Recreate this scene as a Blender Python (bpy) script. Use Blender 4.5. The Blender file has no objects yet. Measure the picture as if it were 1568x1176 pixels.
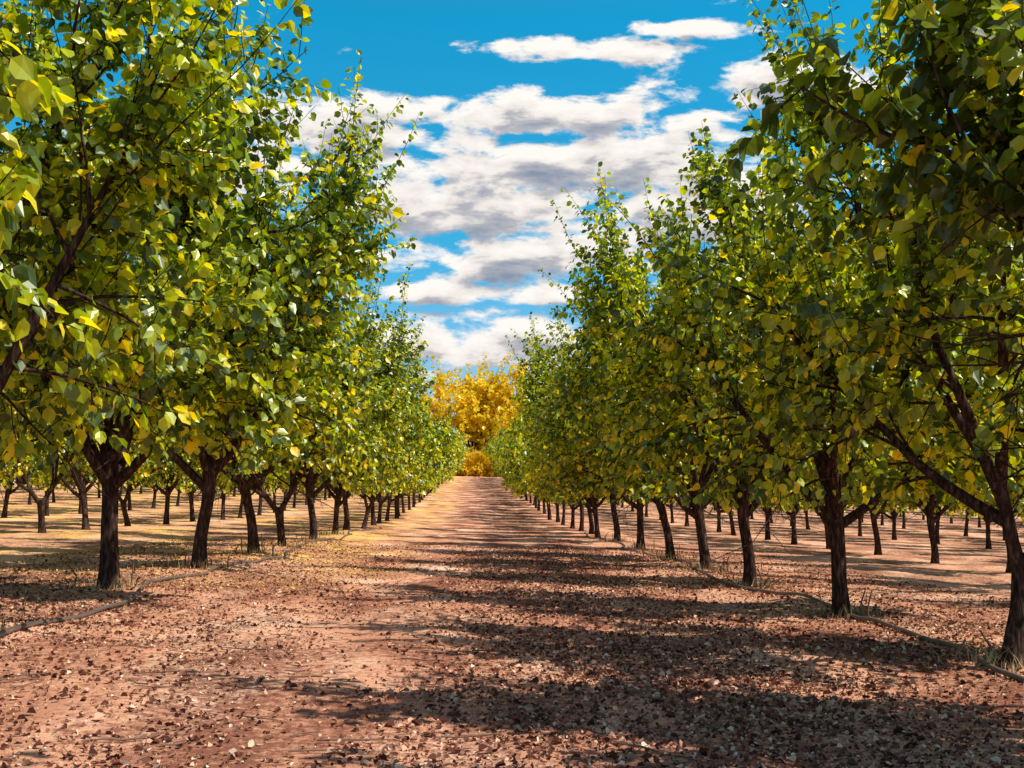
import bpy, math, random
import numpy as np
from mathutils import Vector, Matrix

scene = bpy.context.scene
scene.view_settings.view_transform = 'Standard'
scene.view_settings.look = 'None'
scene.view_settings.exposure = 0
scene.view_settings.gamma = 1

SUN_EL = math.radians(52)
SUN_AZ = math.radians(106)     # clockwise from +Y

# ------------------------------------------------------------------ terrain
_r = np.random.RandomState(5)
_waves = [(_r.uniform(0, 6.28), _r.uniform(0.8, 7.0), _r.uniform(0, 6.28)) for _ in range(22)]

def micro(x, y):
    h = np.zeros_like(x)
    for a, k, p in _waves:
        h += (0.010 / (0.5 + k * 0.45)) * np.sin(k * (x * math.cos(a) + y * math.sin(a)) + p)
    return h

def ground(x, y):
    x = np.asarray(x, dtype=float); y = np.asarray(y, dtype=float)
    cross = -0.029 * np.clip(x, -40, 40)
    t = np.clip(y - 50, 0, 35)
    rise = 0.04 * t * t / 70.0 + 0.04 * np.clip(y - 85, 0, 150)
    berm = 0.05 * np.exp(-((np.abs(x) - 4.6) / 0.9) ** 2)
    return cross + rise + micro(x, y) + berm

# ------------------------------------------------------------------ helpers
def new_mat(name):
    m = bpy.data.materials.new(name); m.use_nodes = True
    nt = m.node_tree; nt.nodes.clear()
    return m, nt

def N(nt, typ, **kw):
    n = nt.nodes.new(typ)
    for k, v in kw.items():
        setattr(n, k, v)
    return n

def ramp(nt, stops, interp='LINEAR'):
    n = nt.nodes.new('ShaderNodeValToRGB')
    cr = n.color_ramp; cr.interpolation = interp
    while len(cr.elements) < len(stops):
        cr.elements.new(0.5)
    for e, (p, c) in zip(cr.elements, stops):
        e.position = p
        e.color = (c[0], c[1], c[2], 1) if not isinstance(c, (int, float)) else (c, c, c, 1)
    return n

def mesh_from_arrays(name, verts, face_sizes, loops, mats, mat_idx, smooth, rnd=None):
    me = bpy.data.meshes.new(name)
    me.vertices.add(len(verts))
    me.vertices.foreach_set('co', np.asarray(verts, dtype=np.float32).ravel())
    me.loops.add(len(loops))
    me.loops.foreach_set('vertex_index', np.asarray(loops, dtype=np.int32))
    nf = len(face_sizes)
    me.polygons.add(nf)
    fs = np.asarray(face_sizes, dtype=np.int32)
    starts = np.concatenate([[0], np.cumsum(fs)[:-1]]).astype(np.int32)
    me.polygons.foreach_set('loop_start', starts)
    me.polygons.foreach_set('loop_total', fs)
    me.polygons.foreach_set('material_index', np.asarray(mat_idx, dtype=np.int32))
    me.polygons.foreach_set('use_smooth', np.asarray(smooth, dtype=bool))
    for m in mats:
        me.materials.append(m)
    if rnd is not None:
        at = me.attributes.new('rnd', 'FLOAT', 'FACE')
        at.data.foreach_set('value', np.asarray(rnd, dtype=np.float32))
    me.update(calc_edges=True)
    return me

def add_obj(name, me, loc=(0, 0, 0), rot=(0, 0, 0), scale=(1, 1, 1)):
    ob = bpy.data.objects.new(name, me)
    ob.location = loc; ob.rotation_euler = rot; ob.scale = scale
    scene.collection.objects.link(ob)
    return ob

# ------------------------------------------------------------------ materials
def leaf_material(name, stops, trans_tint, trans=0.46, objvar=0.10, gloss=0.12):
    m, nt = new_mat(name)
    out = N(nt, 'ShaderNodeOutputMaterial')
    att = N(nt, 'ShaderNodeAttribute'); att.attribute_name = 'rnd'
    oi = N(nt, 'ShaderNodeObjectInfo')
    ma = N(nt, 'ShaderNodeMath', operation='MULTIPLY_ADD')
    nt.links.new(oi.outputs['Random'], ma.inputs[0]); ma.inputs[1].default_value = objvar
    nt.links.new(att.outputs['Fac'], ma.inputs[2])
    rp = ramp(nt, stops)
    nt.links.new(ma.outputs[0], rp.inputs[0])
    p = N(nt, 'ShaderNodeBsdfDiffuse')
    nt.links.new(rp.outputs[0], p.inputs['Color'])
    gl = N(nt, 'ShaderNodeBsdfAnisotropic'); gl.inputs['Roughness'].default_value = 0.38
    gl.inputs['Color'].default_value = (0.97, 1.0, 0.82, 1)
    pg = N(nt, 'ShaderNodeMixShader'); pg.inputs[0].default_value = gloss
    nt.links.new(p.outputs[0], pg.inputs[1]); nt.links.new(gl.outputs[0], pg.inputs[2])
    tr = N(nt, 'ShaderNodeBsdfTranslucent')
    mx = N(nt, 'ShaderNodeMix', data_type='RGBA', blend_type='MULTIPLY')
    mx.inputs[0].default_value = 1
    nt.links.new(rp.outputs[0], mx.inputs[6]); mx.inputs[7].default_value = (*trans_tint, 1)
    nt.links.new(mx.outputs[2], tr.inputs['Color'])
    ms = N(nt, 'ShaderNodeMixShader'); ms.inputs[0].default_value = trans
    nt.links.new(pg.outputs[0], ms.inputs[1]); nt.links.new(tr.outputs[0], ms.inputs[2])
    nt.links.new(ms.outputs[0], out.inputs[0])
    return m

M_leaf = leaf_material('hazel_leaf', [
    (0.00, (0.024, 0.046, 0.006)), (0.17, (0.085, 0.145, 0.012)),
    (0.38, (0.29, 0.41, 0.015)), (0.60, (0.56, 0.63, 0.012)),
    (0.80, (0.93, 0.80, 0.008)), (1.0, (0.95, 0.70, 0.008))], (1.75, 1.55, 0.3))
M_yleaf = leaf_material('autumn_yellow_leaf', [
    (0.0, (0.64, 0.52, 0.02)), (0.4, (0.93, 0.74, 0.03)), (0.8, (0.98, 0.74, 0.03)),
    (1.0, (0.95, 0.56, 0.03))], (1.15, 1.1, 0.8), 0.45, 0.1, 0.04)

def bark_material():
    m, nt = new_mat('hazel_bark')
    out = N(nt, 'ShaderNodeOutputMaterial')
    tc = N(nt, 'ShaderNodeTexCoord')
    mp = N(nt, 'ShaderNodeMapping'); mp.inputs['Scale'].default_value = (14, 14, 3.5)
    nt.links.new(tc.outputs['Object'], mp.inputs[0])
    no = N(nt, 'ShaderNodeTexNoise'); no.inputs['Scale'].default_value = 2.2; no.inputs['Detail'].default_value = 6
    nt.links.new(mp.outputs[0], no.inputs[0])
    rp = ramp(nt, [(0.3, (0.018, 0.011, 0.009)), (0.52, (0.055, 0.034, 0.028)), (0.72, (0.16, 0.105, 0.085))])
    nt.links.new(no.outputs['Fac'], rp.inputs[0])
    p = N(nt, 'ShaderNodeBsdfDiffuse')
    nt.links.new(rp.outputs[0], p.inputs['Color'])
    b = N(nt, 'ShaderNodeBump'); b.inputs['Strength'].default_value = 0.8; b.inputs['Distance'].default_value = 0.03
    nt.links.new(no.outputs['Fac'], b.inputs['Height']); nt.links.new(b.outputs[0], p.inputs['Normal'])
    nt.links.new(p.outputs[0], out.inputs[0])
    return m
M_bark = bark_material()

def litter_material():
    m, nt = new_mat('dry_leaf_litter')
    out = N(nt, 'ShaderNodeOutputMaterial')
    att = N(nt, 'ShaderNodeAttribute'); att.attribute_name = 'rnd'
    rp = ramp(nt, [(0.0, (0.070, 0.027, 0.020)), (0.33, (0.18, 0.070, 0.045)), (0.57, (0.43, 0.20, 0.12)),
                   (0.76, (0.74, 0.45, 0.29)), (0.88, (0.94, 0.70, 0.52)), (0.9, (0.80, 0.52, 0.08)), (1.0, (0.88, 0.58, 0.09))])
    nt.links.new(att.outputs['Fac'], rp.inputs[0])
    p = N(nt, 'ShaderNodeBsdfDiffuse')
    nt.links.new(rp.outputs[0], p.inputs['Color'])
    nt.links.new(p.outputs[0], out.inputs[0])
    return m
M_litter = litter_material()

def ground_material():
    m, nt = new_mat('red_orchard_soil')
    L = nt.links.new
    out = N(nt, 'ShaderNodeOutputMaterial')
    geo = N(nt, 'ShaderNodeNewGeometry')
    sep = N(nt, 'ShaderNodeSeparateXYZ'); L(geo.outputs['Position'], sep.inputs[0])
    n1 = N(nt, 'ShaderNodeTexNoise'); n1.inputs['Scale'].default_value = 0.7; n1.inputs['Detail'].default_value = 9; n1.inputs['Roughness'].default_value = 0.6
    mp = N(nt, 'ShaderNodeMapping'); mp.inputs['Scale'].default_value = (1, 0.45, 1)
    L(geo.outputs['Position'], mp.inputs[0]); L(mp.outputs[0], n1.inputs[0])
    soil = ramp(nt, [(0.32, (0.50, 0.20, 0.12)), (0.5, (0.83, 0.425, 0.26)), (0.66, (0.96, 0.65, 0.455))])
    L(n1.outputs['Fac'], soil.inputs[0])
    n2 = N(nt, 'ShaderNodeTexNoise'); n2.inputs['Scale'].default_value = 13; n2.inputs['Detail'].default_value = 7; n2.inputs['Roughness'].default_value = 0.75
    L(geo.outputs['Position'], n2.inputs[0])
    n3 = N(nt, 'ShaderNodeTexNoise'); n3.inputs['Scale'].default_value = 0.9; n3.inputs['Detail'].default_value = 7
    L(mp.outputs[0], n3.inputs[0])
    s1 = N(nt, 'ShaderNodeMath', operation='MULTIPLY_ADD'); L(n3.outputs['Fac'], s1.inputs[0]); s1.inputs[1].default_value = 0.8; L(n2.outputs['Fac'], s1.inputs[2])
    spk = ramp(nt, [(0.0, 0.0), (0.82, 0.0), (1.0, 0.9)])
    L(s1.outputs[0], spk.inputs[0])
    # paler dry ground between the outer rows (under the speckle)
    ax = N(nt, 'ShaderNodeMath', operation='ABSOLUTE'); L(sep.outputs['X'], ax.inputs[0])
    mo = N(nt, 'ShaderNodeMapRange'); mo.inputs['From Min'].default_value = 5.0; mo.inputs['From Max'].default_value = 8.5; mo.inputs['To Max'].default_value = 0.5
    L(ax.outputs[0], mo.inputs['Value'])
    mos = N(nt, 'ShaderNodeMath', operation='MULTIPLY'); L(mo.outputs[0], mos.inputs[0])
    rs = ramp(nt, [(0.38, 0.1), (0.62, 1.0)]); L(n3.outputs['Fac'], rs.inputs[0]); L(rs.outputs[0], mos.inputs[1])
    mixs = N(nt, 'ShaderNodeMix', data_type='RGBA')
    L(mos.outputs[0], mixs.inputs[0]); L(soil.outputs[0], mixs.inputs[6]); mixs.inputs[7].default_value = (0.93, 0.62, 0.38, 1)
    mixl = N(nt, 'ShaderNodeMix', data_type='RGBA')
    L(spk.outputs[0], mixl.inputs[0]); L(mixs.outputs[2], mixl.inputs[6]); mixl.inputs[7].default_value = (0.25, 0.09, 0.058, 1)
    # yellow fallen leaves left of the track
    n4 = N(nt, 'ShaderNodeTexNoise'); n4.inputs['Scale'].default_value = 0.35; n4.inputs['Detail'].default_value = 9; n4.inputs['Roughness'].default_value = 0.7
    L(geo.outputs['Position'], n4.inputs[0])
    mr = N(nt, 'ShaderNodeMapRange'); mr.inputs['From Min'].default_value = -0.8; mr.inputs['From Max'].default_value = -3.0
    L(sep.outputs['X'], mr.inputs['Value'])
    mry = N(nt, 'ShaderNodeMapRange'); mry.inputs['From Min'].default_value = 15; mry.inputs['From Max'].default_value = 25
    L(sep.outputs['Y'], mry.inputs['Value'])
    yr = ramp(nt, [(0.45, 0.0), (0.62, 0.85)]); L(n4.outputs['Fac'], yr.inputs[0])
    mm = N(nt, 'ShaderNodeMath', operation='MULTIPLY'); L(mr.outputs[0], mm.inputs[0]); L(mry.outputs[0], mm.inputs[1])
    mm2 = N(nt, 'ShaderNodeMath', operation='MULTIPLY'); L(mm.outputs[0], mm2.inputs[0]); L(yr.outputs[0], mm2.inputs[1])
    mixy = N(nt, 'ShaderNodeMix', data_type='RGBA')
    L(mm2.outputs[0], mixy.inputs[0]); L(mixl.outputs[2], mixy.inputs[6]); mixy.inputs[7].default_value = (0.92, 0.57, 0.14, 1)
    p = N(nt, 'ShaderNodeBsdfDiffuse')
    L(mixy.outputs[2], p.inputs['Color'])
    b = N(nt, 'ShaderNodeBump'); b.inputs['Strength'].default_value = 1.0; b.inputs['Distance'].default_value = 0.03
    L(n2.outputs['Fac'], b.inputs['Height']); L(b.outputs[0], p.inputs['Normal'])
    L(p.outputs[0], out.inputs[0])
    return m
M_ground = ground_material()

# ------------------------------------------------------------------ ground sheet
xs = np.concatenate([[-1500, -700, -300, -150, -90, -60], np.arange(-42, -15, 1.5), np.arange(-15, 15, 0.14), np.arange(15, 42, 1.5), [60, 90, 150, 300, 700, 1500]])
ys = np.concatenate([[-300, -80, -20, -6, 0, 2], np.arange(3.5, 30, 0.14), np.arange(30, 60, 0.5), np.arange(60, 260, 4), [280, 340, 450, 700, 1200, 2500]])
X, Y = np.meshgrid(xs, ys)
Z = ground(X, Y)
V = np.stack([X.ravel(), Y.ravel(), Z.ravel()], 1)
nx, ny = len(xs), len(ys)
i, j = np.meshgrid(np.arange(nx - 1), np.arange(ny - 1))
a = (j * nx + i).ravel()
F = np.stack([a, a + 1, a + 1 + nx, a + nx], 1)
me = mesh_from_arrays('ground', V, np.full(len(F), 4), F.ravel(), [M_ground], np.zeros(len(F)), np.ones(len(F)))
add_obj('ground', me)

# ------------------------------------------------------------------ tree generator
class Builder:
    def __init__(s):
        s.v = []; s.f = []; s.nv = 0
    def tube(s, pts, rad, sides):
        pts = np.asarray(pts); n = len(pts)
        d = pts[1] - pts[0]; d = d / (np.linalg.norm(d) + 1e-9)
        u0 = np.cross(d, [0.0, 0.31, 0.95] if abs(d[2]) < 0.9 else [1.0, 0.1, 0]); u0 /= np.linalg.norm(u0)
        allv = []
        for k in range(n):
            d = pts[min(k + 1, n - 1)] - pts[max(k - 1, 0)]
            d = d / (np.linalg.norm(d) + 1e-9)
            u = u0 - d * np.dot(u0, d); u /= (np.linalg.norm(u) + 1e-9); u0 = u
            w = np.cross(d, u)
            for q in range(sides):
                an = 2 * math.pi * q / sides
                rr = rad[k] if np.isscalar(rad[k]) else rad[k][q]
                allv.append(pts[k] + (u * math.cos(an) + w * math.sin(an)) * rr)
        b = s.nv
        s.v.extend(allv); s.nv += len(allv)
        for k in range(n - 1):
            for q in range(sides):
                q2 = (q + 1) % sides
                s.f.append((b + k * sides + q, b + k * sides + q2, b + (k + 1) * sides + q2, b + (k + 1) * sides + q))

def unit(v):
    return v / (np.linalg.norm(v) + 1e-9)

def grow(rng, start, d, length, n, up, wob):
    pts = [np.array(start, float)]
    d = unit(np.array(d, float)); st = length / n
    for k in range(n):
        d = unit(d + np.array([0, 0, up]) / n + rng.normal(0, wob, 3))
        pts.append(pts[-1] + d * st)
    return np.array(pts)

def perp_dir(rng, d, ang):
    r = rng.normal(0, 1, 3); r -= d * np.dot(r, d); r = unit(r)
    return d * math.cos(ang) + r * math.sin(ang)

LV = np.array([[0, 0, 0], [-.36, .26, .10], [-.42, .66, .07], [0, 1.05, -.12], [.42, .66, .07], [.36, .26, .10], [0, .5, 0]])

def leaves_arrays(P, D, Nn, S, R, simple, base, T=None):
    if T is None: T = LV
    W = np.cross(D, Nn); W /= np.linalg.norm(W, axis=1, keepdims=True) + 1e-9
    Nn = np.cross(W, D)
    v = P[:, None, :] + S[:, None, None] * (T[None, :, 0:1] * W[:, None, :] + T[None, :, 1:2] * D[:, None, :] + T[None, :, 2:3] * Nn[:, None, :])
    n = len(P)
    v = v.reshape(-1, 3)
    off = (base + np.arange(n) * 7)[:, None]
    if simple:
        pat = np.array([0, 3, 2, 1, 0, 5, 4, 3]); sizes = np.tile([4, 4], n); k = 2
    else:
        pat = np.array([0, 6, 1, 1, 6, 3, 2, 0, 5, 6, 6, 5, 4, 3]); sizes = np.tile([3, 4, 3, 4], n); k = 4
    loops = (off + pat[None, :]).ravel()
    return v, sizes, loops, np.repeat(R, k)

def make_tree(name, seed, leafmat, leaf_size=0.106, simple=False, minz=1.15, fork=False, dense=1.0, ysq=0.8, shoots=11, Rsh=0.0, outl=.75):
    rng = np.random.RandomState(seed)
    B = Builder()
    LP, LD, LS = [], [], []
    def leaf_run(pts, count, t0=0.1, sc=1.0):
        n = len(pts) - 1
        for c in range(int(count)):
            t = t0 + (1 - t0) * (c + rng.uniform(0, .9)) / count
            t = min(t, 0.999) * n; k = int(t); fr = t - k
            p = pts[k] * (1 - fr) + pts[k + 1] * fr
            td = unit(pts[k + 1] - pts[k])
            side = perp_dir(rng, td, rng.uniform(0.8, 1.5))
            d = unit(side + np.array([0, 0, -rng.uniform(0.1, 1.5)]) + td * 0.25)
            LP.append(p + side * rng.uniform(0.01, 0.05)); LD.append(d); LS.append(sc)
    ht = rng.uniform(1.15, 1.4)
    if fork: ht = 0.85
    lean = np.array([rng.uniform(-.12, .12), rng.uniform(-.1, .1), 1.0])
    tp = grow(rng, (0, 0, -0.12), lean, ht + 0.12, 8, 0.1, 0.05)
    sides = 12
    rads = []
    for k in range(9):
        t = k / 8
        r0 = 0.084 + 0.080 * math.exp(-t * 7) + 0.025 * max(0, t - .7) / .3
        rads.append([r0 * (1 + 0.09 * math.sin(3 * 2 * math.pi * q / sides + seed + t * 2) + 0.05 * math.sin(5 * 2 * math.pi * q / sides + t * 4) + rng.normal(0, .02)) for q in range(sides)])
    B.tube(tp, rads, sides)
    top = tp[-1]
    az0 = rng.uniform(0, 6.28)
    if fork: az0 = rng.uniform(-.5, .5)
    starts = []
    if fork:
        for s in range(2):
            az = az0 + math.pi * s + rng.uniform(-.3, .3); pol = math.radians(rng.uniform(18, 50))
            fp = grow(rng, tp[7], (math.cos(az) * math.sin(pol), math.sin(az) * math.sin(pol), math.cos(pol)), rng.uniform(.5, .75), 5, 0.45, 0.06)
            B.tube(fp, [0.072, .066, .062, .060, .060, .062], 8)
            starts.append(fp)
    ns = rng.randint(5, 7)
    scaff = []
    for s in range(ns):
        az = az0 + 2 * math.pi * s / ns + rng.uniform(-.3, .3)
        pol = math.radians(rng.uniform(38, 64))
        Ln = rng.uniform(2.7, 3.8)
        if fork:
            c = starts[0] if math.cos(az - az0) > 0 else starts[1]; st = c[rng.randint(3, 6)]
        else:
            st = tp[rng.randint(6, 9)]
        d = (math.cos(az) * math.sin(pol), math.sin(az) * math.sin(pol), math.cos(pol))
        scaff.append((grow(rng, st, d, Ln, 10, 0.9, 0.08), 0.062))
    for s in range(3):
        az = az0 + s * 2.1 + rng.uniform(-.5, .5); pol = math.radians(rng.uniform(8, 32))
        d = (math.cos(az) * math.sin(pol), math.sin(az) * math.sin(pol), math.cos(pol))
        st = (top - np.array([0, 0, .05])) if not fork else starts[s % 2][-1]
        scaff.append((grow(rng, st, d, rng.uniform(3.2, 4.4), 10, 0.3, 0.09), 0.056))
    for pts, r in scaff:
        n = len(pts)
        B.tube(pts, [r * (1 - 0.87 * (k / (n - 1))) for k in range(n)], 6)
        leaf_run(pts, 20 if not simple else 8, 0.6)
        nb = 12 if not simple else 9
        for b in range(nb):
            t = 0.2 + 0.8 * (b + rng.uniform(0, .8)) / nb
            k = min(int(t * (n - 1)), n - 2)
            p = pts[k] + (pts[k + 1] - pts[k]) * (t * (n - 1) - k)
            d = unit(pts[k + 1] - pts[k])
            bd = perp_dir(rng, d, math.radians(rng.uniform(35, 80)))
            out = unit(np.array([p[0], p[1], 0.01]))
            bd = unit(bd + out * 0.35)
            Lb = rng.uniform(0.8, 1.75) * (1.2 - 0.6 * t)
            low = t < 0.55
            bp = grow(rng, p, bd, Lb, 6, (-0.4 if low else 0.45), 0.10)
            B.tube(bp, [0.018 * (1 - 0.8 * q / 6) for q in range(7)], 4 if not simple else 3)
            leaf_run(bp, (10 if not simple else 5) * dense, 0.25)
            nt_ = (8 if t < .6 else 6) if not simple else 5
            for w in range(nt_):
                tt = 0.15 + 0.85 * (w + rng.uniform(0, .8)) / nt_
                kk = min(int(tt * 6), 5)
                q = bp[kk] + (bp[kk + 1] - bp[kk]) * (tt * 6 - kk)
                dd = perp_dir(rng, unit(bp[kk + 1] - bp[kk]), math.radians(rng.uniform(30, 75)))
                tw = grow(rng, q, dd, rng.uniform(0.3, 0.7), 3, 0.1, 0.14)
                if not simple:
                    B.tube(tw, [0.006, 0.005, 0.004, 0.002], 3)
                leaf_run(tw, (15 if not simple else 8) * dense)
        for b in range(shoots if not simple else 6):
            t = rng.uniform(0.45, 1.0)
            k = min(int(t * (n - 1)), n - 2)
            d = unit(pts[k + 1] - pts[k])
            out = unit(np.array([pts[k][0], pts[k][1], 0.01]))
            sd = unit(d * 0.55 + np.array([0, 0, 0.9]) + out * rng.uniform(.05, outl) + rng.normal(0, .18, 3))
            Ls = rng.uniform(0.8, 2.6)
            sp = grow(rng, pts[k], sd, Ls, 7, 0.2, 0.08)
            B.tube(sp, [0.012 * (1 - 0.8 * q / 7) for q in range(8)], 3)
            leaf_run(sp, Ls * (26 if not simple else 9) * dense, 0.1, 0.82)
            if Ls > 1.3 and not simple:
                for w in range(4):
                    kk = rng.randint(2, 6)
                    tw = grow(rng, sp[kk], perp_dir(rng, unit(sp[kk + 1] - sp[kk]), rng.uniform(.4, .9)), rng.uniform(.2, .5), 3, .2, .1)
                    B.tube(tw, [0.005, 0.004, 0.003, 0.002], 3)
                    leaf_run(tw, 10 * dense, 0.1, 0.82)
    sq = np.array([1.0, ysq, 1.0])
    P = np.array(LP) * sq; D = np.array(LD); LS = np.array(LS)
    keep = P[:, 2] > minz + rng.uniform(0, .35, len(P))
    P = P[keep]; D = D[keep]; LS = LS[keep]
    n = len(P)
    nrm = rng.normal(0, 0.68, (n, 3)) + np.array([0, 0, 1.0]) + 0.45 * P * np.array([1, 1, 0]) / 2.5
    S = leaf_size * rng.uniform(0.5, 1.3, n) * LS
    patch = 0.5 + 0.5 * np.sin(P[:, 0] * 1.9 + seed) * np.sin(P[:, 1] * 2.3 + seed * 2) * np.sin(P[:, 2] * 2.1)
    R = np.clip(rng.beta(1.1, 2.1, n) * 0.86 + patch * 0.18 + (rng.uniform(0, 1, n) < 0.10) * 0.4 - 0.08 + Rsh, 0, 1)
    bv = np.array(B.v); nb = len(bv)
    fac = np.clip((bv[:, 2] - 0.9) / 0.6, 0, 1)
    bv[:, 1] *= 1 - (1 - ysq) * fac
    v, sz, lp, rr = leaves_arrays(P, D, nrm, S, R, simple, nb)
    bf = np.array(B.f)
    verts = np.concatenate([bv, v])
    sizes = np.concatenate([np.full(len(bf), 4), sz])
    loops = np.concatenate([bf.ravel(), lp])
    mi = np.concatenate([np.zeros(len(bf)), np.ones(len(sz))])
    sm = np.concatenate([np.ones(len(bf)), np.zeros(len(sz))])
    rn = np.concatenate([np.zeros(len(bf)), rr])
    return mesh_from_arrays(name, verts, sizes, loops, [M_bark, leafmat], mi, sm, rn)

near = [make_tree('hazelnut_tree_mesh_%d' % k, 11 + k * 7, M_leaf, fork=(k in (1, 4)), ysq=.76) for k in range(6)]
far = [make_tree('hazelnut_tree_far_mesh_%d' % k, 101 + k * 7, M_leaf, leaf_size=0.18, simple=True, ysq=.8) for k in range(4)]
over = make_tree('hazelnut_tree_overhang_mesh', 43, M_leaf, minz=2.35, dense=1.45, leaf_size=.12, ysq=1, Rsh=-.18, shoots=9, outl=.35)  # Rsh darkens these leaves: backlit shade put into the leaf colour
yel = [make_tree('yellow_autumn_tree_mesh_%d' % k, 301 + k * 5, M_yleaf, leaf_size=0.19, simple=True, minz=0.5, dense=1.9, ysq=1) for k in range(3)]

rr = random.Random(3)
def put_tree(x, y, mesh=None, s=None, rz=None, sz=1.08):
    if mesh is None:
        mesh = rr.choice(near if y < 48 else far)
    s = s or rr.uniform(0.92, 1.08)
    rz = (rr.choice((0, math.pi)) + rr.uniform(-.3, .3)) if rz is None else rz
    z = float(ground(x, y))
    return add_obj('hazelnut_tree', mesh, (x, y, z), (rr.uniform(-.03, .03), rr.uniform(-.03, .03), rz), (s, s, s * sz))

SP = 4.5
right_known = [9.6, 14.0, 18.75, 22.6, 26.9, 31.8, 37.0]
left_known = [9.8, 14.3, 18.8, 23.4, 27.2, 31.9, 36.5]
left_kind = [0, 5, 3, 2, 1, 3, 0]
right_kind = [4, 5, 3, 0, 2, 5, 3]
left_s = [1.16, 1.15, 1.14, 1.08, None, None, None]
right_s = [0.96, 1.0, 1.03, 1.05, None, None, None]
def row(x, known, kinds, scs, end, j=0.15):
    for y, kd, sc in zip(known, kinds, scs):
        put_tree(x + rr.uniform(-j, j) * .5, y, near[kd], s=sc)
    y = known[-1] + SP
    while y < end:
        put_tree(x + rr.uniform(-j, j), y + rr.uniform(-.3, .3)); y += SP
row(4.5, right_known, right_kind, right_s, 198)
row(-4.5, left_known, left_kind, left_s, 198)
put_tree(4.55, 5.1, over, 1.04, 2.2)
put_tree(-4.5, 5.4, near[2], 1.16, 2.0, 1.15)
for x, y0, end in ((11.8, 14, 150), (19.2, 24, 140), (26.6, 30, 120), (34, 40, 100), (42, 50, 100),
                   (-12, 18, 150), (-19.4, 28, 140), (-26.8, 36, 120), (-34, 44, 100), (-42, 50, 100)):
    y = y0 + rr.uniform(0, 2)
    while y < end:
        put_tree(x + rr.uniform(-.2, .2), y + rr.uniform(-.3, .3)); y += SP
for x, y in ((11.8, 9.5), (11.8, 5), (-12, 13)):
    put_tree(x, y, rr.choice(far))

# distant yellow trees closing the avenue: tallest just around the vanishing point
for k in range(30):
    x = -95 + k * 6.6 + rr.uniform(-1.5, 1.5); y = 212 + rr.uniform(-4, 10)
    s = rr.uniform(2.0, 2.7)
    if abs(x) < 16: s = rr.uniform(2.6, 3.1)
    if -4 < x < 7: s = 4.0
    add_obj('yellow_autumn_tree', rr.choice(yel), (x, y, float(ground(x, y)) - 0.8), (0, 0, rr.uniform(0, 6.28)), (s, s, s))
for k in range(40):
    x = -24 + (k % 20) * 2.4 + rr.uniform(-1, 1); y = 204 + rr.uniform(-1, 2) + (6 if k >= 20 else 0)
    add_obj('yellow_shrub', rr.choice(yel), (x, y, float(ground(x, y)) - 1.8), (0, 0, rr.uniform(0, 6.28)), (1.3, 1.3, rr.uniform(.9, 1.3)))

# ------------------------------------------------------------------ leaf litter (one object)
rng = np.random.RandomState(77)
def litter(n, xr, yr, dens, pw=1.9):
    x = rng.uniform(*xr, n); y = yr[0] + (yr[1] - yr[0]) * rng.uniform(0, 1, n) ** pw
    k = rng.uniform(0, 1, n) < dens(x, y)
    return x[k], y[k]
def dens(x, y):
    c = 0.5 + 0.5 * np.sin(x * 1.3 + 1.1 * np.sin(y * .55)) * np.sin(y * .8 + x * .5)
    c2 = 0.5 + 0.5 * np.sin(x * 4.3 + 2.1 * np.sin(y * 1.55)) * np.sin(y * 3.1 + x * 1.7)
    band = 0.30 + 0.66 * np.exp(-((x - 1.4) / 1.7) ** 2) + 0.35 * np.exp(-((x + 4.5) / 1.2) ** 2) + .35 * np.exp(-((x - 4.8) / 1.3) ** 2)
    track = 1 - 0.75 * np.exp(-((x + 0.9) / 0.5) ** 2)
    return np.clip(band * (0.20 + 0.45 * c + .35 * c2) * track, 0, 1)
x, y = litter(660000, (-8, 8), (4.2, 32), dens)
n = len(x)
z = ground(x, y) + rng.uniform(0.002, 0.014, n)
P = np.stack([x, y, z], 1)
an = rng.uniform(0, 6.28, n)
D = np.stack([np.cos(an), np.sin(an), rng.normal(0, .4, n)], 1); D /= np.linalg.norm(D, axis=1, keepdims=True)
nrm = rng.normal(0, .6, (n, 3)) + np.array([0, 0, 1.0])
S = rng.gamma(2.2, 0.0092, n).clip(0.008, 0.058)
R = rng.uniform(0, 0.86, n)
yl = (rng.uniform(0, 1, n) < np.where((x < -1.5) & (y > 15), 0.12, 0.0))
R[yl] = rng.uniform(.9, 1, yl.sum())
v, sz_, lp, rn = leaves_arrays(P, D, nrm, S, R, True, 0, LV * np.array([1.0, 1.0, 2.6]))
me = mesh_from_arrays('leaf_litter', v, sz_, lp, [M_litter], np.zeros(len(sz_)), np.zeros(len(sz_)), rn)
add_obj('leaf_litter', me)

# ------------------------------------------------------------------ fallen twigs, dry grass
def simple_mat(name, col, rough=0.8):
    m, nt = new_mat(name)
    out = N(nt, 'ShaderNodeOutputMaterial'); p = N(nt, 'ShaderNodeBsdfPrincipled')
    no = N(nt, 'ShaderNodeTexNoise'); no.inputs['Scale'].default_value = 9; no.inputs['Detail'].default_value = 5
    rp = ramp(nt, [(0.3, tuple(c * .55 for c in col)), (0.7, tuple(min(1, c * 1.35) for c in col))])
    nt.links.new(no.outputs['Fac'], rp.inputs[0]); nt.links.new(rp.outputs[0], p.inputs['Base Color'])
    p.inputs['Roughness'].default_value = rough
    nt.links.new(p.outputs[0], out.inputs[0]); return m
M_twig = simple_mat('dry_twig', (0.18, 0.105, 0.07))
M_grass = simple_mat('dry_grass', (0.60, 0.42, 0.19))
M_hose = simple_mat('poly_hose', (0.15, 0.11, 0.09), 0.5)

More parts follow.
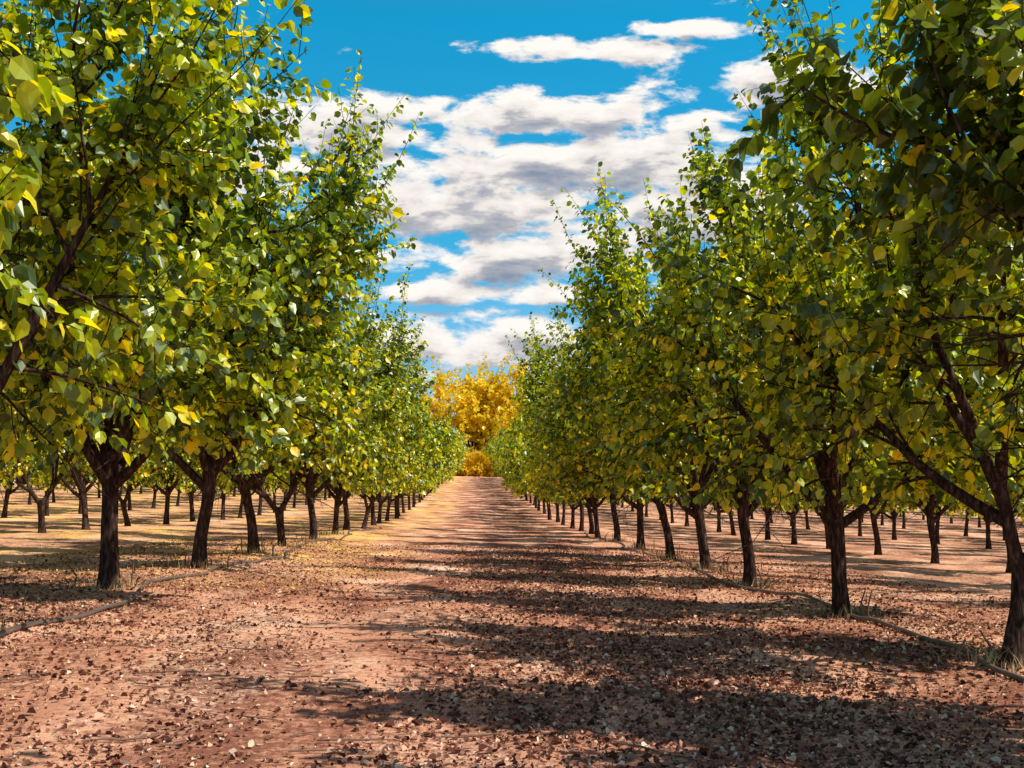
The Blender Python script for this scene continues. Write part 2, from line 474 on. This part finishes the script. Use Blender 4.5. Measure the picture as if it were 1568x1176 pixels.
B = Builder()
for k in range(1100):
    x = rng.uniform(-8, 8); y = 4.5 + 26 * rng.uniform() ** 1.4
    Ln = rng.uniform(.06, .4); a_ = rng.uniform(0, 6.28)
    pts = []
    for q in range(4):
        px = x + math.cos(a_) * Ln * q / 3 + rng.normal(0, .008); py = y + math.sin(a_) * Ln * q / 3 + rng.normal(0, .008)
        pts.append((px, py, float(ground(px, py)) + .012 + rng.uniform(0, .012)))
    r = rng.uniform(.002, .006)
    B.tube(np.array(pts), [r, r, r * .8, r * .5], 4)
bf = np.array(B.f)
add_obj('fallen_twigs', mesh_from_arrays('fallen_twigs', np.array(B.v), np.full(len(bf), 4), bf.ravel(), [M_twig], np.zeros(len(bf)), np.ones(len(bf))))

gv, gf = [], []
def blade(x, y, h, w):
    z = float(ground(x, y)) - .01; a_ = rng.uniform(0, 6.28); b = len(gv)
    dx, dy = math.cos(a_) * w, math.sin(a_) * w
    lx, ly = rng.normal(0, .35) * h, rng.normal(0, .35) * h
    gv.extend([(x - dx, y - dy, z), (x + dx, y + dy, z), (x + dx * .6 + lx * .4, y + dy * .6 + ly * .4, z + h * .6), (x - dx * .6 + lx * .4, y - dy * .6 + ly * .4, z + h * .6), (x + lx, y + ly, z + h), (x + lx * 1.02, y + ly * 1.02, z + h)])
    gf.extend([(b, b + 1, b + 2, b + 3), (b + 3, b + 2, b + 4, b + 5)])
for side, kn in ((4.5, right_known), (-4.5, left_known)):
    for ty in kn:
        for k in range(170):
            a_ = rng.uniform(0, 6.28); r = .14 + abs(rng.normal(0, .24))
            blade(side + math.cos(a_) * r, ty + math.sin(a_) * r, rng.uniform(.04, .2), rng.uniform(.003, .007))
for k in range(7000):
    side = rng.choice([-5.0, -5.0, -9, 4.5, 8.5])
    blade(side + rng.normal(0, 1.3), rng.uniform(8, 44), rng.uniform(.02, .09), rng.uniform(.003, .007))
gf = np.array(gf)
add_obj('dry_grass', mesh_from_arrays('dry_grass', np.array(gv), np.full(len(gf), 4), gf.ravel(), [M_grass], np.zeros(len(gf)), np.zeros(len(gf))))

B = Builder()
for (sx, ty) in [(4.5, t) for t in right_known] + [(-4.5, t) for t in left_known]:
    for k in range(6):
        a_ = rng.uniform(0, 6.28); r = rng.uniform(.2, .6)
        px, py = sx + math.cos(a_) * r, ty + math.sin(a_) * r
        z = float(ground(px, py)); h = rng.uniform(.08, .34)
        B.tube(np.array([(px, py, z - .03), (px + rng.normal(0, .02), py, z + h * .5), (px + rng.normal(0, .04), py, z + h)]), [.013, .011, .009], 5)
bf = np.array(B.f)
add_obj('sucker_stubs', mesh_from_arrays('sucker_stubs', np.array(B.v), np.full(len(bf), 4), bf.ravel(), [M_twig], np.zeros(len(bf)), np.ones(len(bf))))

# irrigation hoses lying along each row
for sx, ph in ((4.3, 0.3), (-4.05, 1.7)):
    B = Builder(); pts = []
    for y in np.arange(7, 48, .25):
        x = sx + 0.20 * math.sin(y * .55 + ph) + .07 * math.sin(y * 1.31 + ph * 2)
        pts.append((x, y, float(ground(x, y)) + .03 + .01 * math.sin(y * 2.1)))
    B.tube(np.array(pts), [.023] * len(pts), 8)
    bf = np.array(B.f)
    add_obj('irrigation_hose', mesh_from_arrays('irrigation_hose', np.array(B.v), np.full(len(bf), 4), bf.ravel(), [M_hose], np.zeros(len(bf)), np.ones(len(bf))))

# ------------------------------------------------------------------ sky with clouds
w = bpy.data.worlds.new('World'); scene.world = w; w.use_nodes = True
nt = w.node_tree; nt.nodes.clear(); L = nt.links.new
wo = N(nt, 'ShaderNodeOutputWorld'); bg = N(nt, 'ShaderNodeBackground'); bg.inputs[1].default_value = 0.12
sky = N(nt, 'ShaderNodeTexSky', sky_type='NISHITA'); sky.sun_disc = False
sky.sun_elevation = SUN_EL; sky.sun_rotation = SUN_AZ; sky.altitude = 300; sky.air_density = 1.0; sky.dust_density = 0.4; sky.ozone_density = 2.0
tc = N(nt, 'ShaderNodeTexCoord')
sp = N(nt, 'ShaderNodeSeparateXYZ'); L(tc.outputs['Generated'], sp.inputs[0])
tr_ = ramp(nt, [(0.0, (0.70, 0.80, 0.98)), (0.10, (0.58, 0.84, 1.0)), (0.22, (0.18, 0.98, 1.10)), (0.4, (0.05, 1.12, 1.24)), (0.55, (0.5, 0.88, 1.0)), (0.8, (1.2, 0.85, 0.8))])  # highest stops, overhead and out of view, reddened to warm the shadow fill
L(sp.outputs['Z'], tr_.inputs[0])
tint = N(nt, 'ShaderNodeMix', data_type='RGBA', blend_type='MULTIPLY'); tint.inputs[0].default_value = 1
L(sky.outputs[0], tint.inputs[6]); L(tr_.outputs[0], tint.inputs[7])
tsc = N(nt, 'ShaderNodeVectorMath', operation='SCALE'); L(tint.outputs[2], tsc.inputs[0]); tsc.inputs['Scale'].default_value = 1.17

g = bpy.data.node_groups.new('cloud_density', 'ShaderNodeTree')
g.interface.new_socket('Vec', in_out='INPUT', socket_type='NodeSocketVector')
g.interface.new_socket('Density', in_out='OUTPUT', socket_type='NodeSocketFloat')
gi = N(g, 'NodeGroupInput'); go = N(g, 'NodeGroupOutput'); GL = g.links.new
def P2(px, py, rx, ry, s=1.0):
    return ((px - 730) / 1750, (766 - py) / 1750, rx / 1750, ry / 1750, s)
ell = [P2(870, 162, 235, 38), P2(890, 247, 390, 56), P2(710, 312, 250, 52), P2(800, 390, 210, 44), P2(930, 55, 150, 22),
       P2(1080, 18, 90, 18), P2(1230, 105, 170, 45), P2(500, 180, 160, 50), P2(650, 445, 120, 20), P2(850, 448, 80, 20),
       P2(750, 525, 250, 46, .95), P2(1080, 320, 200, 65), P2(250, 260, 200, 70)]
acc = None
for (cu, cv, ru, rv, s) in ell:
    sb = N(g, 'ShaderNodeVectorMath', operation='SUBTRACT'); GL(gi.outputs[0], sb.inputs[0]); sb.inputs[1].default_value = (cu, cv, 0)
    ml = N(g, 'ShaderNodeVectorMath', operation='MULTIPLY'); GL(sb.outputs[0], ml.inputs[0]); ml.inputs[1].default_value = (1 / ru, 1 / rv, 0)
    ln = N(g, 'ShaderNodeVectorMath', operation='LENGTH'); GL(ml.outputs[0], ln.inputs[0])
    mr = N(g, 'ShaderNodeMapRange'); GL(ln.outputs['Value'], mr.inputs['Value'])
    mr.inputs['From Min'].default_value = 1.6; mr.inputs['From Max'].default_value = 0.3; mr.inputs['To Max'].default_value = s * 1.1
    if acc is None: acc = mr.outputs[0]
    else:
        mx = N(g, 'ShaderNodeMath', operation='MAXIMUM'); GL(acc, mx.inputs[0]); GL(mr.outputs[0], mx.inputs[1]); acc = mx.outputs[0]
mp = N(g, 'ShaderNodeMapping'); mp.inputs['Scale'].default_value = (16, 38, 1); GL(gi.outputs[0], mp.inputs[0])
no = N(g, 'ShaderNodeTexNoise'); no.inputs['Scale'].default_value = 1.0; no.inputs['Detail'].default_value = 8; no.inputs['Roughness'].default_value = 0.60
no.inputs['Distortion'].default_value = 0.2
GL(mp.outputs[0], no.inputs[0])
ad = N(g, 'ShaderNodeMath', operation='MULTIPLY_ADD'); GL(no.outputs['Fac'], ad.inputs[0]); ad.inputs[1].default_value = 2.8; ad.inputs[2].default_value = -1.76
ad2 = N(g, 'ShaderNodeMath', operation='ADD'); GL(ad.outputs[0], ad2.inputs[0]); GL(acc, ad2.inputs[1])
GL(ad2.outputs[0], go.inputs[0])

ab = N(nt, 'ShaderNodeMath', operation='ABSOLUTE'); L(sp.outputs['Y'], ab.inputs[0])
mxy = N(nt, 'ShaderNodeMath', operation='MAXIMUM'); L(ab.outputs[0], mxy.inputs[0]); mxy.inputs[1].default_value = 0.15
du = N(nt, 'ShaderNodeMath', operation='DIVIDE'); L(sp.outputs['X'], du.inputs[0]); L(mxy.outputs[0], du.inputs[1])
dv = N(nt, 'ShaderNodeMath', operation='DIVIDE'); L(sp.outputs['Z'], dv.inputs[0]); L(mxy.outputs[0], dv.inputs[1])
cb = N(nt, 'ShaderNodeCombineXYZ'); L(du.outputs[0], cb.inputs[0]); L(dv.outputs[0], cb.inputs[1])
g1 = N(nt, 'ShaderNodeGroup'); g1.node_tree = g; L(cb.outputs[0], g1.inputs[0])
of = N(nt, 'ShaderNodeVectorMath', operation='ADD'); L(cb.outputs[0], of.inputs[0]); of.inputs[1].default_value = (0.003, 0.013, 0)
g2 = N(nt, 'ShaderNodeGroup'); g2.node_tree = g; L(of.outputs[0], g2.inputs[0])
cov = N(nt, 'ShaderNodeMapRange', interpolation_type='SMOOTHSTEP'); L(g1.outputs[0], cov.inputs['Value'])
cov.inputs['From Min'].default_value = 0.0; cov.inputs['From Max'].default_value = 0.42
sh = N(nt, 'ShaderNodeMapRange'); L(g2.outputs[0], sh.inputs['Value']); sh.inputs['From Min'].default_value = 0.12; sh.inputs['From Max'].default_value = 1.15
ccol = ramp(nt, [(0.0, (1.12, 1.07, 1.01)), (0.36, (0.96, 0.90, 0.85)), (0.60, (0.55, 0.55, 0.59)), (1.0, (0.27, 0.34, 0.46))])  # sunlit tops and shaded undersides painted into the cloud colour
L(sh.outputs[0], ccol.inputs[0])
cs = N(nt, 'ShaderNodeVectorMath', operation='SCALE'); L(ccol.outputs[0], cs.inputs[0]); cs.inputs['Scale'].default_value = 7.6
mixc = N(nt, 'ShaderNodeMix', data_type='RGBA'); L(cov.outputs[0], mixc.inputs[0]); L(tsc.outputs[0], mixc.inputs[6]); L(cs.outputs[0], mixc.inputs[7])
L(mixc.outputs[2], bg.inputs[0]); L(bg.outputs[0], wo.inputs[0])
w.cycles.sampling_method = 'MANUAL'; w.cycles.sample_map_resolution = 256

# ------------------------------------------------------------------ sun
sd = bpy.data.lights.new('sun', 'SUN'); sd.energy = 5.0; sd.angle = math.radians(0.5); sd.color = (1.0, 0.94, 0.83)
so = bpy.data.objects.new('sun', sd); scene.collection.objects.link(so)
dirv = Vector((math.sin(SUN_AZ) * math.cos(SUN_EL), math.cos(SUN_AZ) * math.cos(SUN_EL), math.sin(SUN_EL)))
so.rotation_euler = dirv.to_track_quat('Z', 'Y').to_euler()
so.location = dirv * 60

# ------------------------------------------------------------------ camera
cd = bpy.data.cameras.new('camera'); cd.sensor_width = 36; cd.lens = 40.2; cd.clip_end = 6000; cd.clip_start = 0.05
co = bpy.data.objects.new('camera', cd); scene.collection.objects.link(co)
co.location = (0, 0, 1.27)
co.rotation_euler = (math.radians(90 + 5.8), 0, math.radians(-1.77))
scene.camera = co
